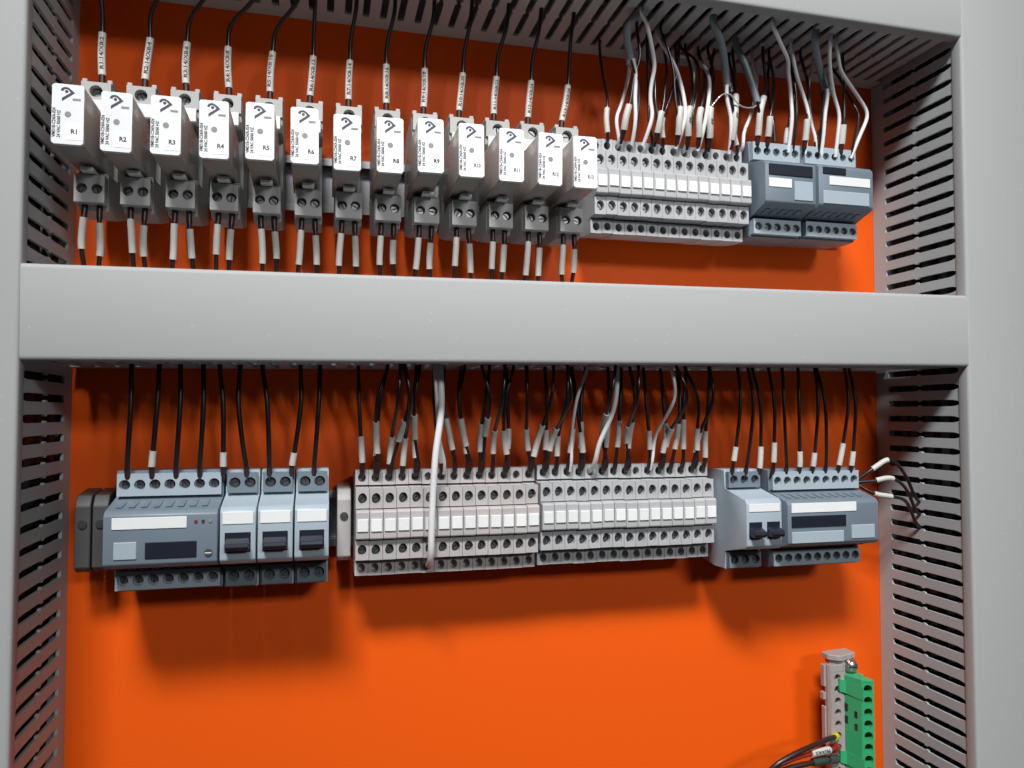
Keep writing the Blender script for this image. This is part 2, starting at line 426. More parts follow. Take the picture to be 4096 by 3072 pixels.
def make_relay():
    t = thing('relay', (0, 0, 0), '', 'relay', 'plug-in relays of the upper row')
    b = MB().box(-6.9, 6.9, 34.5, 90.6, -15, 14.2, 0.9, 2)
    obj('case', b, 'relay', t, smooth=True)
    # white front: rounded plate
    def rrect(x0, x1, z0, z1, r, n=5):
        out = []
        for cx, cz, a0 in ((x1 - r, z1 - r, 0), (x0 + r, z1 - r, 90), (x0 + r, z0 + r, 180), (x1 - r, z0 + r, 270)):
            for k in range(n + 1):
                a = rad(a0 + 90 * k / n); out.append((cx + r * math.cos(a), cz + r * math.sin(a)))
        return out
    face = obj('front_label', MB().prism(rrect(-7.05, 7.05, -15.2, 14.4, 1.1), 90.2, 93.0, 'd', bev=0.25), 'face', t)
    k = 14.1 / 625; q = lambda x, y: ((x - 427) * k, -(y - 735) * k * 1.035 - .4)
    lg = [(285, 248), (288, 215), (310, 185), (345, 168), (395, 162), (440, 178), (475, 202), (560, 280), (310, 468), (305, 402), (478, 275), (440, 228), (410, 210), (370, 208), (345, 222), (338, 250)]
    obj('emblem', MB().prism([q(*p) for p in lg], 93.0, 93.08, 'd'), 'logo', face)
    obj('emblem', MB().cyl((q(397, 258)[0], 93.0, q(397, 258)[1]), (0, 1, 0), .78, .78, .08, 16), 'logo', face)
    a, b2 = q(515, 440), q(675, 392)
    obj('slot_mark', MB().box(a[0], b2[0], 93.0, 93.08, a[1], b2[1]), 'greyprint', face)
    obj('indicator', MB().cyl((q(430, 738)[0], 93.0, q(430, 738)[1]), (0, 1, 0), 1.45, 1.45, .1, 20), 'greyprint', face)
    for txt, x in (('VMD1B-C24/A-024', 163), ('24 VAC 50/60 HZ', 257)):
        c = q(x, 925 if x < 200 else 950)
        obj('lettering', flat_text(txt, (c[0], 93.07, c[1]), 2.1, True, .86), 'ink', face)
    a, b2 = q(402, 1275), q(735, 945)
    obj('sticker', MB().box(a[0], b2[0] - .15, 93.0, 93.12, a[1], b2[1]), 'sticker', face)
    return t, q
sock0 = make_socket(); (rel0, q0) = make_relay()
for i in range(NR):
    x = RX0 + RP * i
    so = sock0 if i == 0 else copy_tree(sock0)
    so.location = V(x, 0, Z1)
    so['label'] = 'light grey relay socket behind the relay marked R%d' % (i + 1)
    re = rel0 if i == 0 else copy_tree(rel0)
    re.location = V(x - 2.0 + random.uniform(-.25, .25), random.uniform(-.6, .6), Z1 + random.uniform(-.3, .3))
    re.rotation_euler = (rad(random.uniform(-.7, .7)), rad(random.uniform(-.8, .8)), rad(random.uniform(-.6, .6)))
    re['label'] = 'white-faced plug-in relay with the sticker R%d' % (i + 1)
for i, re in enumerate([o for o in COL.objects if o.name.startswith('relay') and o.get('category') == 'relay']):
    fc = [c for c in re.children if c.name.startswith('front_label')][0]
    st = q0(563, 1100)
    obj('lettering', flat_text(re['label'].split()[-1], (st[0], 93.2, st[1]), 3.2 if i < 9 else 2.9, False, .95 if i < 9 else .8), 'ink', fc)

# black wires from the top duct to the relays, with printed sleeves
TOPX = [(-119.4, 0), (-86, 0), (-61, 0), (-36, 0), (-13, 0), (-3.6, 0), (20, 0), (42.5, 0), (66, 0), (89, 0), (112, 0), (133, 0), (154.5, 0)]
BEND = [0, 0, 1, 1, 1, 0, 0, 0, 0, 0, 0, 0, 0]
WX = [-118.0, -93.4, -74.0, -52.0, -27.2, -4.4, 16.9, 38.5, 61.8, 85.8, 107.3, 130.0, 154.6]
ELX = [-117.6, -95.8, -74.3, -51.2, -28.6, -6.1, 16.2, 38.6, 61.2, 83.3, 105.4, 127.6, 150.0]
for i in range(NR):
    xs = RX0 + RP * i
    tx = TOPX[i][0]
    zt = 212 if i < 4 else 213
    pts = [(tx + (10 if BEND[i] else 1), 52, 262), (tx + (4 if BEND[i] else .3), 50, 250), (tx - (2 if BEND[i] else 0), 46, 240 if not BEND[i] else 238),
           (WX[i] + (1.5 if BEND[i] else .2), 42, 224), (WX[i], 40, zt), ((WX[i] + ELX[i]) / 2 + random.uniform(-.7, .7), 40, 199), (ELX[i], 40, 186), (ELX[i] * .6 + xs * .4, 40, 176)]
    wire('control_wire', pts, 1.25, 'black', 'black wire with a sleeve printed %s above the relays' % SLEEVE_TXT[i], group='labelled wires above the relays',
         sleeve=(11.5, 35.5), stext=SLEEVE_TXT[i], ferrule=(2, 11.4, 1.75, 'ferrule'), sr=2.05, tw=random.uniform(-.25, .25), tsize=2.7)

# two wires leave each socket at the bottom and go into the middle duct
for i in range(NR):
    xs = RX0 + RP * i
    for s, side in ((-3.6, 'left'), (3.6, 'right')):
        j = random.uniform(-1.6, 1.6); z0 = 112; k = random.uniform(-2.5, 2.5)
        top = 73 + (xs + 140) / 557 * 5.3
        pts = [(xs + s * 1.1 + j * 1.5 + k, 48, top - 12), (xs + s * 1.1 + j + k * .7, 50, top + 2), (xs + s * 1.05 + j, 52, 88), (xs + s + j * .5, 54, 100), (xs + s, 54, 108), (xs + s, 53, 113)]
        wire('control_wire', pts, 1.2, 'black', 'black wire with white sleeve under relay R%d, %s of its pair' % (i + 1, side), group='wires under the relays',
             sleeve=(9 + (2.5 if s > 0 else 0) + random.uniform(-1, 1), 27 + random.uniform(-2, 2)), ferrule=(2, 9, 1.6, 'ferrule'), sr=1.85)

# ------------------------------------------------------------------ terminal blocks
TW = 7.9
def make_terminal(m):
    t = thing('terminal_block', (0, 0, 0), '', 'terminal block'); w = TW / 2 - .12
    half = [(8, 28), (26, 31), (29.5, 31), (29.5, 22.2), (38, 20.8), (38, 9.4), (43, 8.8), (48, 8.4), (49, 7.6)]
    obj('body', MB().prism([(d, -z) for d, z in half] + half[::-1], -w, w, 'x', bev=0.3), m, t)
    for sg in (-1, 1):
        obj('screw_well', MB().holes((-w, 45.0, sg * 15 - 5.7), (1, 0, 0), (0, 0, 1), 1, 1, 2 * w, 11.4, 2.6, 6.5, n=14, ry=3.3, skirt=7.2), m, t)
        s = obj('screw', MB().cyl((0, 0, 0), (0, 1, 0), 2.2, 2.0, 1.0, 14), 'dark_metal', t, smooth=True, at=(0, 40.6, sg * 15))
        obj('slot', MB().box(-1.8, 1.8, .95, 1.06, -.3, .3), 'ink', s)
        obj('wire_entry', MB().holes((-w, 37.0, sg * 26.7 - 4.4), (1, 0, 0), (0, 0, 1), 1, 1, 2 * w, 8.8, 2.3, 7, n=14, ry=2.7, skirt=7.8), m, t)
    obj('marker', MB().box(-w + .7, w - .7, 48.6, 50.0, -3.6, 3.6, 0.25), 'mark', t)
    return t
protoA = make_terminal('term'); protoB = make_terminal('termb')
usedp = {}
def terminals(proto, x0, n, zc, group, lab, jit=.25):
    for i in range(n):
        o = proto if not usedp.get(proto.name) else copy_tree(proto)
        usedp[proto.name] = 1
        o.location = V(x0 + TW * (i + .5), 0, zc + random.uniform(-jit, jit))
        o['label'] = lab % ORD[i]; o['group'] = group
terminals(protoA, 170.5, 14, Z1 + 4, 'terminal blocks of the upper row', 'grey terminal block right of the relays, %s from the left')
terminals(protoB, 22, 14, Z2 + .5, 'warm grey terminal blocks of the lower row', 'warm grey terminal block of the lower row, %s from the left')
terminals(protoA, 22 + 14 * TW + 1.6, 15, Z2 + 1.5, 'grey terminal blocks of the lower row', 'cool grey terminal block of the lower row, %s from the left')

def end_bracket(x, zc, label, m='endb'):
    t = thing('end_bracket', (x, 0, zc), label, 'end bracket', 'rail end brackets')
    p = [(6, -23), (26, -23), (30, -20), (30, 14), (26, 20), (6, 22)]
    obj('body', MB().prism(p, -4, 4, 'x', bev=0.5), m, t)
    obj('screw', MB().cyl((0, 29.5, 4), (0, 1, 0), 2.6, 2.3, 1.4, 16), 'dark_metal', t, smooth=True)
    return t
end_bracket(-116.5, Z2, 'dark end bracket at the left end of the lower rail')
end_bracket(-125.5, Z2, 'dark end bracket outermost on the left of the lower rail')
end_bracket(20.0 - 4, Z2, 'warm grey end bracket left of the lower terminal blocks', 'termb')
end_bracket(22 + 29 * TW + 6.3, Z2, 'grey end bracket right of the lower terminal blocks', 'term')

# ------------------------------------------------------------------ blue-grey modules
def module(x0, x1, zc, label, top=33, bot=-33, face=(14, -16), depth=67, n=6, body='blue', strip=None, screens=(), lever=None, leds=0, group='blue-grey rail modules', name='rail_module', cat='module'):
    xc = (x0 + x1) / 2; w = (x1 - x0) / 2 - .3
    t = thing(name, (xc, 0, zc), label, cat, group)
    f1, f0 = face
    p = [(8, bot + 2), (26, bot), (40, bot), (40, f0 - 4), (depth - 2.5, f0), (depth, f0 + 2.5), (depth, f1 - 2.5), (depth - 2.5, f1), (40, f1 + 4), (40, top), (26, top), (8, top - 2)]
    obj('housing', MB().prism(p, -w, w, 'x', bev=0.7, seg=2), body, t, smooth=True)
    for z0, z1 in ((bot + 1.2, f0 - 5), (f1 + 5, top - 1.2)):
        cw = (2 * w - 2) / n; hh = z1 - z0
        obj('terminal_face', MB().holes((-w + 1, 44.15, z0 + .3), (1, 0, 0), (0, 0, 1), n, 1, cw, hh - .6, min(cw * .38, hh * .38), 3.6, n=14, skirt=4.6), 'pale' if body == 'blue' else 'blue', t)
        for k in range(n):
            c = -w + 1 + cw * (k + .5); r = min(cw * .3, hh * .3)
            s = obj('screw', MB().cyl((0, 0, 0), (0, 1, 0), r, r * .88, .9, 12), 'dark_metal', t, smooth=True, at=(c, 40.7, (z0 + z1) / 2))
            obj('slot', MB().box(-r * .8, r * .8, .85, .96, -.28, .28), 'ink', s)
    if strip:
        obj('label_strip', MB().box(strip[0] - xc, strip[1] - xc, depth - .2, depth + .5, strip[2], strip[3], 0.15), 'mark', t)
    for (a, b, c, d, mm) in screens:
        obj('cover_panel', MB().box(a - xc, b - xc, depth - .3, depth + .7, c, d, 0.3), mm, t)
    for k in range(leds):
        obj('indicator', MB().cyl((w - 3.6 - 3.6 * k, depth - .2, f1 - 6.4), (0, 1, 0), .95, .8, .8, 12), ('greyprint', 'gsleeve', 'red')[k % 3], t, smooth=True)
    if 2 * w > 35:           # moulded grooves across the sloping shoulders and a screwdriver dial
        for sg, zf in ((1, f1), (-1, f0)):
            for k in range(int(2 * w / 6) - 1):
                c = -w + 6 * (k + 1)
                obj('vent_rib', MB().prism([(47, zf + sg * 2.6), (48.0, zf + sg * 3.0), (depth - 6, zf + sg * 1.4), (depth - 6.4, zf + sg * .85)], c - 1.5, c + 1.5, 'x', bev=.1), body, t)
        if leds: dial = obj('dial', MB().cyl((w - 4.4, depth - .2, f0 + 7), (0, 1, 0), 2.1, 1.9, .9, 18), 'endb', t, smooth=True)
        if leds: obj('slot', MB().box(w - 6.0, w - 2.8, depth + .66, depth + .76, f0 + 6.75, f0 + 7.25), 'mark', dial)
    if lever:
        for k in range(lever):
            cw = 2 * w / lever; c = -w + cw * (k + .5)
            obj('lever_slot', MB().box(c - cw * .36, c + cw * .36, depth - .3, depth + .25, -9, 1.5), 'darkp', t)
            obj('lever', MB().prism([(depth - 2, -8), (depth + 6, -7.4), (depth + 7, -5.6), (depth + 6.4, -3.6), (depth - 2, -1)], c - cw * .33, c + cw * .33, 'x', bev=0.4), 'darkp', t)
    return t
# lower row, left
module(-106.5, -50.5, Z2 + 1, 'wide blue-grey module at the left end of the lower row', n=7, strip=(-102, -66, 4.5, 10.5),
       screens=((-101, -90, -11, -2, 'pale'), (-86, -61, -11, -2.5, 'darkp')), leds=3)
for k, nm in enumerate(('left', 'middle', 'right')):
    module(-50.0 + 19.1 * k, -31.2 + 19.1 * k, Z2 + .5, 'pale grey circuit breaker with a black lever, %s of three' % nm, n=2, body='pale',
           strip=(-48.4 + 19.1 * k, -32.8 + 19.1 * k, 6, 12.4), lever=1, face=(15, -15.5), name='circuit_breaker', cat='circuit breaker', group='circuit breakers of the lower row')
# lower row, right
module(263, 289, Z2 - 5, 'pale two-lever circuit breaker near the right end of the lower row', n=3, body='pale', strip=(265, 287, 8, 13), lever=2, face=(16, -16),
       name='circuit_breaker', cat='circuit breaker', group='circuit breakers of the lower row')
module(296, 366, Z2 - 5.5, 'wide blue-grey module at the right end of the lower row', n=9, depth=62, strip=(299, 348, 6.2, 12.4),
       screens=((299, 340, -3.4, 4.0, 'darkp'), (344, 362, -12, -3, 'pale'), (299, 338, -13.6, -6.2, 'pale')), leds=0)
# upper row, right
module(284, 323, Z1 + 9, 'blue-grey module right of the upper terminal blocks', n=5, depth=60, strip=(287, 304, -4, 2), screens=((287, 320, 4, 11.5, 'darkp'), (306, 320, -12, 1, 'pale')))
module(324.5, 368, Z1 + 9.5, 'blue-grey module at the right end of the upper row', n=6, depth=60, strip=(333, 365, 0, 6), screens=((328, 346, 7.2, 12, 'darkp'), (328, 364, -13, -4, 'pale')))

# ------------------------------------------------------------------ wires from the top duct to the upper right terminals (mm: x, d, z)
TR = {
    'grey1': [(192.9, 65.5, 250.7), (187.4, 60.2, 245.0), (189.2, 55.0, 238.1), (192.9, 49.8, 233.7), (194.3, 48.0, 228.4)],
    'white1': [(194.6, 51.0, 228.4), (196.9, 50.1, 222.5), (197.6, 49.2, 213.9), (197.4, 48.3, 204.4), (197.9, 48.0, 193.1)],
    'black1': [(193.9, 51.0, 227.5), (196.7, 50.1, 220.0), (199.3, 49.2, 212.5), (200.0, 48.3, 204.7), (199.5, 48.0, 193.2)],
    'white2': [(192.4, 67.5, 250.7), (197.6, 64.2, 248.4), (201.1, 60.8, 244.0), (205.6, 57.5, 232.4), (208.7, 54.1, 222.9), (207.9, 50.8, 214.4), (208.2, 48.0, 204.0), (209.7, 48.0, 194.2)],
    'black2': [(209.4, 41.0, 250.7), (209.3, 42.7, 239.8), (212.0, 44.4, 225.9), (212.7, 46.0, 215.3), (212.0, 47.7, 204.5), (212.9, 48.0, 194.6)],
    'white3': [(214.7, 44.0, 250.8), (220.4, 45.0, 240.9), (227.0, 45.9, 229.5), (230.4, 46.9, 218.5), (232.6, 47.8, 206.6), (233.3, 48.0, 196.5)],
    'black3': [(215.0, 49.0, 250.9), (220.4, 48.8, 239.9), (224.5, 48.5, 225.5), (225.2, 48.3, 215.7), (226.1, 48.0, 205.8), (227.7, 48.0, 196.0)],
    'white4': [(240.0, 22.0, 250.0), (247.8, 27.2, 246.7), (251.7, 32.4, 241.8), (254.4, 37.6, 233.7), (253.9, 42.8, 222.8), (250.2, 48.0, 208.3), (248.4, 48.0, 198.0)],
    'black4': [(238.6, 30.5, 250.8), (247.3, 34.7, 242.0), (248.5, 38.9, 230.7), (245.4, 43.1, 218.3), (241.0, 47.3, 206.8), (238.4, 48.0, 197.0)],
    'grey5': [(241.9, 69.0, 250.8), (249.8, 62.7, 245.2), (256.6, 56.4, 237.3), (261.6, 50.1, 229.0), (264.0, 48.0, 219.1)],
    'white5': [(262.2, 51.0, 218.5), (262.5, 49.8, 212.3), (264.2, 48.6, 206.1), (266.4, 48.0, 199.8)],
    'black5': [(263.5, 51.0, 217.8), (266.0, 49.8, 210.9), (267.7, 48.6, 204.8), (269.0, 48.0, 200.0)],
    'grey6': [(271.5, 46.0, 250.9), (277.6, 46.6, 238.4), (280.9, 47.2, 229.0), (283.7, 47.8, 220.5), (286.8, 48.0, 210.0)],
    'black6': [(284.6, 51.0, 209.8), (287.1, 49.2, 204.8), (289.0, 48.0, 200.3)],
    'white7': [(282.6, 73.5, 250.9), (289.2, 68.4, 246.4), (297.2, 63.3, 240.6), (304.2, 58.2, 236.2), (307.2, 53.1, 232.8), (312.1, 48.0, 223.4), (313.4, 48.0, 204.4)],
    'black7': [(307.0, 47.5, 251.0), (310.7, 47.6, 240.9), (314.3, 47.8, 232.5), (316.4, 48.0, 222.2), (316.9, 48.0, 204.7)],
    'white8': [(308.0, 55.5, 250.8), (311.1, 53.2, 241.8), (315.6, 51.0, 230.3), (321.7, 48.8, 218.9), (326.5, 48.0, 205.7)],
    'grey9': [(317.4, 68.5, 250.7), (322.3, 62.4, 244.1), (329.0, 56.2, 237.4), (336.0, 50.0, 232.1), (340.2, 48.0, 224.7)],
    'white9': [(339.2, 51.0, 224.2), (340.4, 49.8, 218.6), (339.9, 48.6, 212.0), (339.5, 48.0, 207.0)],
    'black9': [(336.7, 51.0, 223.0), (337.1, 49.2, 215.0), (337.1, 48.0, 206.7)],
    'white10': [(329.7, 68.0, 250.8), (333.2, 62.0, 240.4), (338.9, 56.0, 228.1), (345.8, 50.0, 219.1), (351.0, 48.0, 208.1)],
    'white11': [(336.4, 64.5, 250.8), (341.0, 60.5, 243.7), (345.9, 56.6, 235.6), (356.5, 52.6, 228.0), (367.6, 48.7, 220.2), (374.1, 48.0, 210.3)],
    'black11': [(355.6, 33.0, 250.9), (358.2, 37.5, 241.9), (362.7, 42.0, 227.8), (365.1, 46.5, 215.4), (366.9, 48.0, 209.6)],
    'sleeved1': [(197.4, 51.0, 250.9), (200.3, 50.1, 231.9), (196.2, 49.2, 217.1), (194.2, 48.3, 202.4), (191.0, 48.0, 190.8)],
    'sleeved2': [(221.1, 40.0, 251.0), (223.0, 42.4, 228.0), (220.3, 44.8, 214.9), (218.1, 47.2, 202.0), (215.0, 48.0, 193.1)],
    'sleeved3': [(235.4, 29.5, 250.9), (234.7, 35.0, 232.6), (231.2, 40.6, 217.9), (230.7, 46.1, 205.4), (228.9, 48.0, 194.5)],
    'sleeved4': [(242.1, 31.0, 251.0), (244.0, 36.1, 233.2), (242.1, 41.2, 218.8), (239.0, 46.3, 207.9), (235.1, 48.0, 195.1)],
    'sleeved5': [(252.1, 30.0, 250.9), (254.3, 35.4, 234.7), (251.3, 40.8, 221.6), (247.1, 46.2, 208.7), (243.1, 48.0, 195.8)],
    'sleeved6': [(258.9, 31.5, 251.0), (260.7, 36.5, 233.2), (256.9, 41.4, 220.3), (253.3, 46.3, 208.5), (251.1, 48.0, 196.6)],
    'sleeved7': [(275.5, 36.0, 250.9), (274.7, 39.6, 235.1), (273.2, 43.2, 223.0), (271.1, 46.8, 211.0), (269.7, 48.0, 198.4)],
    'sleeved8': [(295.7, 41.0, 250.9), (296.0, 43.1, 232.5), (295.7, 45.2, 222.8), (292.1, 47.3, 214.7), (288.7, 48.0, 203.7)],
    'sleeved9': [(304.1, 35.5, 251.0), (305.4, 39.2, 233.4), (302.7, 43.0, 221.0), (298.7, 46.8, 208.6), (296.3, 48.0, 201.0)],
    'sleeved10': [(325.3, 41.0, 250.9), (329.5, 43.1, 232.7), (328.2, 45.2, 221.0), (326.5, 47.3, 211.2), (325.5, 48.0, 203.8)],
    'sleeved11': [(356.7, 45.0, 251.0), (357.7, 45.9, 232.8), (355.8, 46.8, 223.3), (355.6, 47.7, 214.0), (354.8, 48.0, 206.7)],
}
SLEN = {'sleeved1': 25, 'sleeved2': 22.5, 'sleeved3': 27, 'sleeved4': 28, 'sleeved5': 28, 'sleeved6': 29, 'sleeved7': 40, 'sleeved8': 36, 'sleeved9': 22, 'sleeved10': 23, 'sleeved11': 22}
NB = {'white': ['first', 'second', 'third', 'fourth', 'fifth', None, 'sixth', 'seventh', 'eighth', 'ninth', 'tenth'],
      'black': ['first', 'second', 'third', 'fourth', 'fifth', 'sixth', 'seventh', None, 'eighth', None, 'ninth'],
      'grey': ['first', None, None, None, 'second', 'third', None, None, 'fourth']}
def landing(x):
    """the terminal a wire ends in"""
    if x < 281: x = 170.5 + TW * (min(13, max(0, int((x - 170.5) / TW))) + .5); return (x, 41, 176)
    return (min(x, 363.5), 43, 180)
for k, pts in TR.items():
    kind = k.rstrip('0123456789'); num = int(k[len(kind):]) - 1
    first = pts[0]
    if kind == 'grey':
        pts = [(first[0] + 2, first[1] + 1, first[2] + 9)] + pts
        o = wire('sheathed_cable', pts, 2.4, 'jacket', 'grey sheathed cable hanging from the top duct, %s from the left' % NB['grey'][num], 'cable', 'grey cables below the top duct', n=12)
        if num in (0, 4, 8):       # crinkled clear tape where the sheath ends
            e = Vector(pts[-1]); mb = MB()
            path = spline([tuple(e + Vector((0, 0, 2.0))), tuple(e + Vector((.5, .2, -1.5))), tuple(e + Vector((1.3, .5, -4.6)))], .7)
            wob = [random.uniform(.75, 1.35) for _ in range(40)]
            tube(mb, path, lambda t: 2.5 * wob[int(t * 20)], 12)
            for v in mb.bm.verts: v.co += Vector((random.uniform(-.4, .4), random.uniform(-.4, .4), random.uniform(-.4, .4))) * S
            obj('tape', mb, 'foil', o)
        else:
            obj('sheath_end', tube(MB(), [Vector(p) for p in sub(spline(pts), -0.0, 1.0)][::-1], 1.7, 12), 'ink', o)
        continue
    inner = first[2] > 245
    if inner: pts = [(first[0] + 3, first[1] - 2, first[2] + 8)] + pts
    e = pts[-1]; L = landing(e[0]); pts = pts + [((e[0] + L[0]) / 2, 46, (e[2] + L[2]) / 2), L]
    if kind == 'sleeved':
        wire('control_wire', pts, 1.05, 'black', 'black wire with a white sleeve above the upper terminals, %s from the left' % ORD[num], group='sleeved wires above the upper terminals',
             sleeve=(9, SLEN[k]), ferrule=(3, 9, 1.6, 'ferrule'), sr=2.2, stext=':PE' if num in (3, 5, 6) else None, tw=-.3)
    else:
        wire('white_core' if kind == 'white' else 'black_core', pts, 1.3 if kind == 'white' else 0.95, kind,
             'thin %s wire above the upper terminals, %s of its colour from the left' % (kind, NB[kind][num]), group='thin %s wires above the upper row' % kind)
for i in range(12):
    xs = 184 + 15.5 * i + random.uniform(-5, 5); xt = xs - 6 + random.uniform(-9, 4); d0 = random.uniform(20, 44); sw = random.uniform(-6, 6)
    L = landing(xt)
    pts = [(xs + 5, d0 - 4, 262), (xs, d0, 251), (xs * .7 + xt * .3 + sw, d0 + 3, 230), (xs * .3 + xt * .7 + sw * .6, 38, 206), (xt, 40, 192), (L[0], 39, L[2] + 2), (L[0], 33, L[2])]
    ex = 'white' if i % 3 == 1 else 'black'
    wire('control_wire', pts, 1.2 if ex == 'white' else 1.0, ex, ex + ' wire deep behind the cores above the upper row, %s from the left' % ORD[i], group='wires deep behind the cores above the upper row',
         sleeve=(11, 26 + random.uniform(-4, 4)) if i % 3 == 0 else None, sr=1.8)
tag(obj('drain_wire', tube(MB(), spline([(252, 50, 204), (258, 51, 211.5), (264, 52, 212.5), (272, 51, 205), (284, 50, 206), (287, 49, 212)]), .5, 8), 'foil', smooth=True),
    'clear bare strand looping between the grey cables above the terminals', 'wire')

# ------------------------------------------------------------------ wires from the middle duct to the lower row
def drop(x, xt, ze, de, r, m, label, group, sl=None, name='control_wire', sway=3.0, dd=44, sr=1.85):
    zt = 26 + (x + 140) / 557 * 5.3
    a = random.uniform(-sway, sway)
    pts = [(x + a * .6, dd - 6, zt + 14), (x, dd, zt + 2), (x * .7 + xt * .3 + a, dd + 3, zt * .7 + ze * .3), (x * .3 + xt * .7 + a * .6, de + 3, zt * .35 + ze * .65), (xt, de + 1.5, ze + 7), (xt, de - 2, ze)]
    return wire(name, pts, r, m, label, group=group, sleeve=sl, ferrule=(2.5, 8, 1.5, 'ferrule') if m != 'white' else None, sr=sr)
for i in range(9):
    xt = -100 + 12.3 * i
    drop(xt + random.uniform(-5, 5), xt, -37.5, 44, 1.35, 'black', 'black wire down to the modules at the lower left, %s from the left' % ORD[i], 'wires to the lower left modules',
         (8.5 + random.uniform(-1, 1), 13 + random.uniform(0, 8)) if i in (1, 4, 7) else None)
for i in range(29):
    xt = 22 + TW * (i + .5) + (1.6 if i > 13 else 0)
    if i in (12, 22): continue
    if i in (5, 18): continue
    side = 'warm grey' if i < 14 else 'cool grey'
    s0 = 9 + random.uniform(-2, 8)
    drop(xt + random.uniform(-7, 7), xt, Z2 + 28, 40, 1.15, 'black', 'black wire with a white sleeve into the %s %s lower terminal' % (ORD[i if i < 14 else i - 14], side), 'sleeved wires to the lower terminals',
         (s0, s0 + random.uniform(12, 20)), dd=random.uniform(30, 62))
for i in range(16):      # a second layer of wires sharing the same terminals
    b = (1, 2, 4, 6, 8, 9, 11, 13, 14, 16, 17, 19, 21, 23, 24, 27)[i]
    xt = 22 + TW * (b + .5) + (1.6 if b > 13 else 0); white = i in (3, 9, 13)
    s0 = 10 + random.uniform(0, 14)
    drop(xt + random.uniform(-12, 12), xt + 1.2, Z2 + 29, 41.5, 1.05, 'white' if white else 'black',
         ('thin white wire' if white else 'black wire') + ' doubled up in the %s lower terminal from the left' % ORD[b] if b < 28 else '', 'doubled wires of the lower terminals',
         None if white else (s0, s0 + random.uniform(12, 22)), dd=random.uniform(40, 66), sway=6, sr=1.95)
xt = 22 + TW * 5.5
wire('white_cable', [(68, 50, 42), (69, 58, 26), (69.5, 61, 2), (66.5, 60, -24), (xt, 57, -48), (xt - .4, 55, -68), (xt - .2, 52, -82), (xt, 45, -90), (xt, 34, Z2 - 26)], 2.0, 'white',
     'thick white cable hanging in front of the lower terminals', 'cable')
xt = 22 + 18.5 * TW + 1.6
wire('white_cable', [(180, 50, 44), (180, 58, 28), (178, 58, 4), (xt + 1, 52, -18), (xt, 45, -32), (xt, 34, Z2 + 28)], 1.5, 'white',
     'thinner white cable into a cool grey lower terminal', 'cable')
for i in range(10):
    xt = 267 + 10.2 * i
    s0 = 9 + random.uniform(-1, 5)
    drop(xt + random.uniform(-7, 7), xt, -44, 43, 1.15, 'black', 'black wire down to the modules at the lower right, %s from the left' % ORD[i], 'wires to the lower right modules',
         (s0, s0 + random.uniform(9, 16)) if i % 3 != 1 else None)
for i in range(3):
    z = -36 - 9 * i
    pts = [(430, 40, z - 30), (415, 42, z - 26), (402, 46, z - 8), (388, 48, z + 4 - 4 * i), (376, 46, z - 2), (366, 42, -46 - 2 * i)]
    wire('control_wire', pts, 1.2, 'black', 'black wire from the right duct to the lower right module, %s from the top' % ORD[i], group='wires out of the right duct', sleeve=(12, 25), sr=1.8)

# ------------------------------------------------------------------ protective earth terminal at the lower right
g = thing('earth_terminal', (359, 0, -168), 'green and grey busbar terminal with round holes at the lower right', 'busbar terminal')
ZB = -110
# grey strip on the left
mb = MB().prism([(-10.6, 26), (-10.6, 29), (-9.6, 31), (-9.2, 31), (-9.2, 26.4), (1.4, 26.4), (1.4, 31), (2.4, 31), (4, 29), (4, 26)], ZB, -8.5, 'z', bev=0.12)
foot = obj('neutral_strip', mb, 'foot', g)
obj('hole_face', MB().holes((-9.15, 31.0, -17.4 - 8 * 11 - 4), (1, 0, 0), (0, 0, 1), 1, 12, 10.5, 8.0, 2.6, 4.3, n=18, skirt=4.5), 'foot', foot)
obj('top_stop', MB().box(-9.1, 1.3, 26.5, 30.9, -13.3, -8.6, 0.2), 'foot', foot)
for z0, z1, x in ((-24, -9, -12.2), (-33, -28, -12.8), (-62, -38, -11.8)):
    obj('side_rib', MB().box(x, -10.4, 23.5, 27.5, z0, z1, 0.3), 'foot', foot)
obj('bracket', MB().box(9.5, 13.8, 0.2, 27, -90, -12, 0.4), 'foot', g)
# mounting head with its screw
cap = obj('mounting_head', MB().prism([(-8, 19), (-8, 26), (-3.5, 31), (0, 31.5), (14, 27), (14, 16)], -6.2, -2.2, 'z', bev=0.6), 'foot', g)
obj('neck', MB().prism([(-6, 20), (-6, 25), (1, 29.5), (13, 26), (13, 18)], -9.2, -5.8, 'z', bev=0.4), 'foot', cap)
sm = MB().cyl((7.9, 25, -10.2), (0, 1, 0), 3.0, 3.0, 4.2, 16).cyl((7.9, 29.2, -10.2), (0, 1, 0), 4.7, 4.7, 1.0, 24)
sm.cyl((7.9, 30.3, -10.2), (0, 1, 0), 4.4, 4.2, .9, 24).cyl((7.9, 31.2, -10.2), (0, 1, 0), 3.9, 3.6, 1.6, 24).cyl((7.9, 32.8, -10.2), (0, 1, 0), 3.6, 1.8, 1.0, 24)
scr = obj('screw', sm, 'metal', cap, smooth=True)
obj('slot', MB().box(5.6, 10.2, 33.3, 33.95, -10.7, -9.7), 'ink', scr)
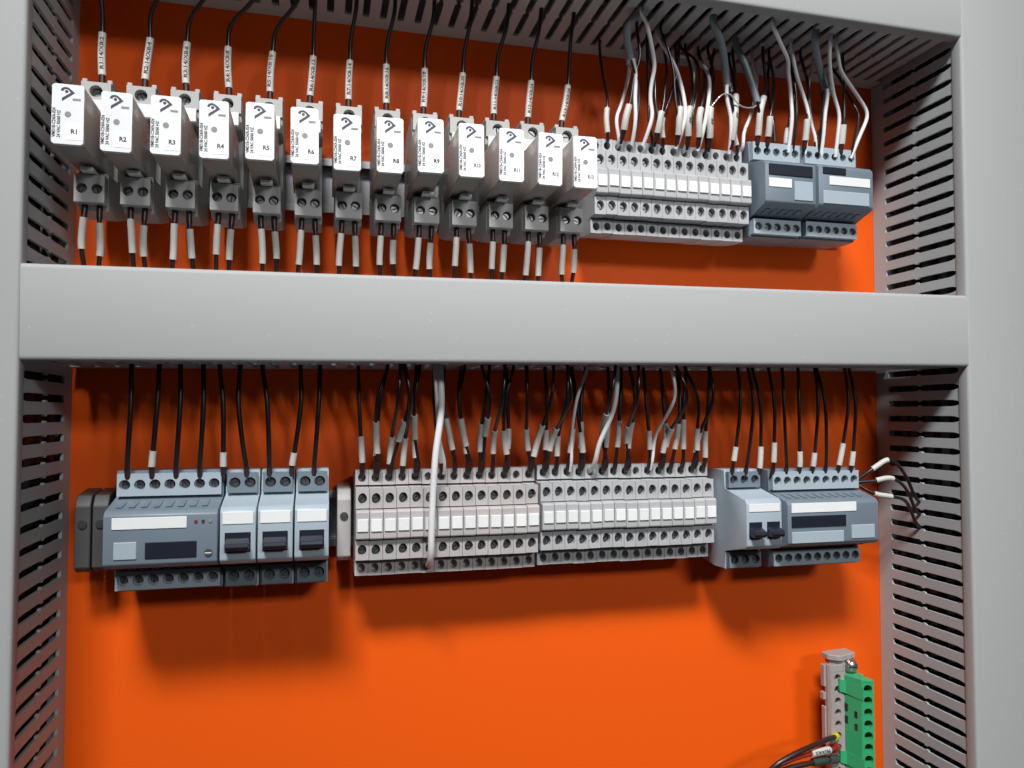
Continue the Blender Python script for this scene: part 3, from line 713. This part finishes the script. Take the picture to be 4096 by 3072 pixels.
# green strip
gx = MB().prism([(1.2, 27), (1.7, 32), (5.7, 43.2), (6.4, 43.4), (9.6, 33.5), (14.0, 35.4), (14.0, 27)], ZB, -15.4, 'z', bev=0.25)
gs = obj('green_strip', gx, 'green', g)
u = Vector((7.2, 2.6)).normalized()
obj('hole_face', MB().holes((6.15, 43.4, -21.6 - 7.95 * 11 - 3.98), (u.x, u.y, 0), (0, 0, 1), 1, 12, 7.7, 7.95, 2.75, 9.6, n=20, skirt=10), 'green', gs)
obj('top_block', MB().prism([(6.2, 43.2), (13.4, 45.9), (13.6, 40), (8.6, 37.6)], -17.55, -15.5, 'z', bev=0.2), 'green', gs)
for z1 in (-18.0, -67.0):      # sloping clips that hold the green strip to the grey one
    pl = [(-3.4, z1), (6.0, z1 - 2.5), (6.0, z1 - 11.5), (-3.4, z1 - 8.2)]
    mb = MB()
    dd = lambda x: 32.0 + max(0, x - 1.0) * 2.45
    rows = [-3.4, -1.0, 1.2, 3.4, 6.0]
    def zz(x, k): t = (x + 3.4) / 9.4; return (pl[0][1] + (pl[1][1] - pl[0][1]) * t) if k == 0 else (pl[3][1] + (pl[2][1] - pl[3][1]) * t)
    A = [[mb.bm.verts.new(V(x, dd(x) + q, zz(x, k))) for x in rows] for k, q in ((0, .4), (1, .4), (0, -1.2), (1, -1.2))]
    for i in range(4):
        mb.bm.faces.new((A[0][i], A[1][i], A[1][i + 1], A[0][i + 1])); mb.bm.faces.new((A[2][i], A[2][i + 1], A[3][i + 1], A[3][i]))
        mb.bm.faces.new((A[0][i], A[0][i + 1], A[2][i + 1], A[2][i])); mb.bm.faces.new((A[1][i], A[3][i], A[3][i + 1], A[1][i + 1]))
    for i in (0, 4): mb.bm.faces.new((A[0][i], A[2][i], A[3][i], A[1][i]))
    obj('clip', mb, 'green', gs)
for z in (-37.5, -46.0):
    obj('slit', MB().prism([(1.35, 30.6), (1.55, 32.6), (2.0, 33.6), (2.3, 31.5)], z - 2.6, z + 2.6, 'z'), 'darkp', gs)
    obj('slit', MB().prism([(3.75, 38.0), (4.1, 39.2), (4.6, 40.2), (4.6, 38.6)], z - 5.4, z - .8, 'z'), 'darkp', gs)

def ewire(pts, r, m, label, sleeve=None, stext=None, fer=None, smat='sleeve', sr=None):
    return wire('earth_wire', pts, r, m, label, group='wires of the earth terminal', sleeve=sleeve, stext=stext, ferrule=fer, sr=sr or r + .45, smat=smat, tw=-.35, tsize=2.7)
ewire([(270, 40, -250), (288.7, 44.0, -238.7), (296.8, 46.0, -231.5), (310.1, 46.0, -226.4), (325.0, 44.0, -223.6), (339.6, 40.0, -222.4), (353.0, 32.4, -224.8), (355.2, 27.5, -225.4)], 1.75, 'brown', 'brown-black wire with a yellow ferrule in the grey strip', fer=(5.5, 10.5, 2.3, 'yellow'))
ewire([(270, 40, -252), (286.2, 42.0, -241.0), (298.1, 44.0, -234.2), (311.4, 44.0, -230.6), (322.1, 43.0, -229.4), (339.5, 40.0, -229.8), (352.4, 32.4, -232.8), (355.2, 27.5, -233.4)], 1.5, 'red', 'dark red wire with a sleeve printed PE/X4:2', sleeve=(19, 36), stext='PE/X4:2', fer=(4.5, 10, 3.0, 'red'), sr=2.5)
ewire([(272, 38, -252), (289.3, 40.0, -243.0), (301.3, 42.0, -238.6), (312.7, 42.0, -236.7), (323.9, 42.0, -235.9), (336.4, 40.0, -236.2), (352.4, 32.4, -240.6), (355.2, 27.5, -241.4)], 1.8, 'brown', 'brown-black wire with a dark green sleeve', sleeve=(21, 34), smat='gsleeve', fer=(5.5, 17, 2.7, 'endb'), sr=2.6)
ewire([(280, 34, -256), (301.3, 36.0, -248.6), (319.2, 38.0, -245.0), (336.8, 37.0, -244.8), (352.4, 32.4, -248.8), (355.2, 27.5, -249.4)], 1.8, 'red', 'dark red wire lowest at the grey strip', fer=(5, 12, 2.6, 'foot'))
tag(obj('tie_strand', tube(MB(), spline([(375.5, 20, -221), (377.5, 18, -228), (379.5, 15, -236), (382, 10, -246)]), .45, 8), 'foil', smooth=True), 'thin clear strand right of the green strip', 'strand')

# every slotted screw stopped at an angle of its own
for o in list(COL.objects):
    if o.name.split('.')[0] == 'screw' and o.children and o.parent and o.parent.get('category') in ('terminal block', 'relay socket', 'module', 'circuit breaker'):
        o.rotation_euler.y = random.uniform(0, math.pi)
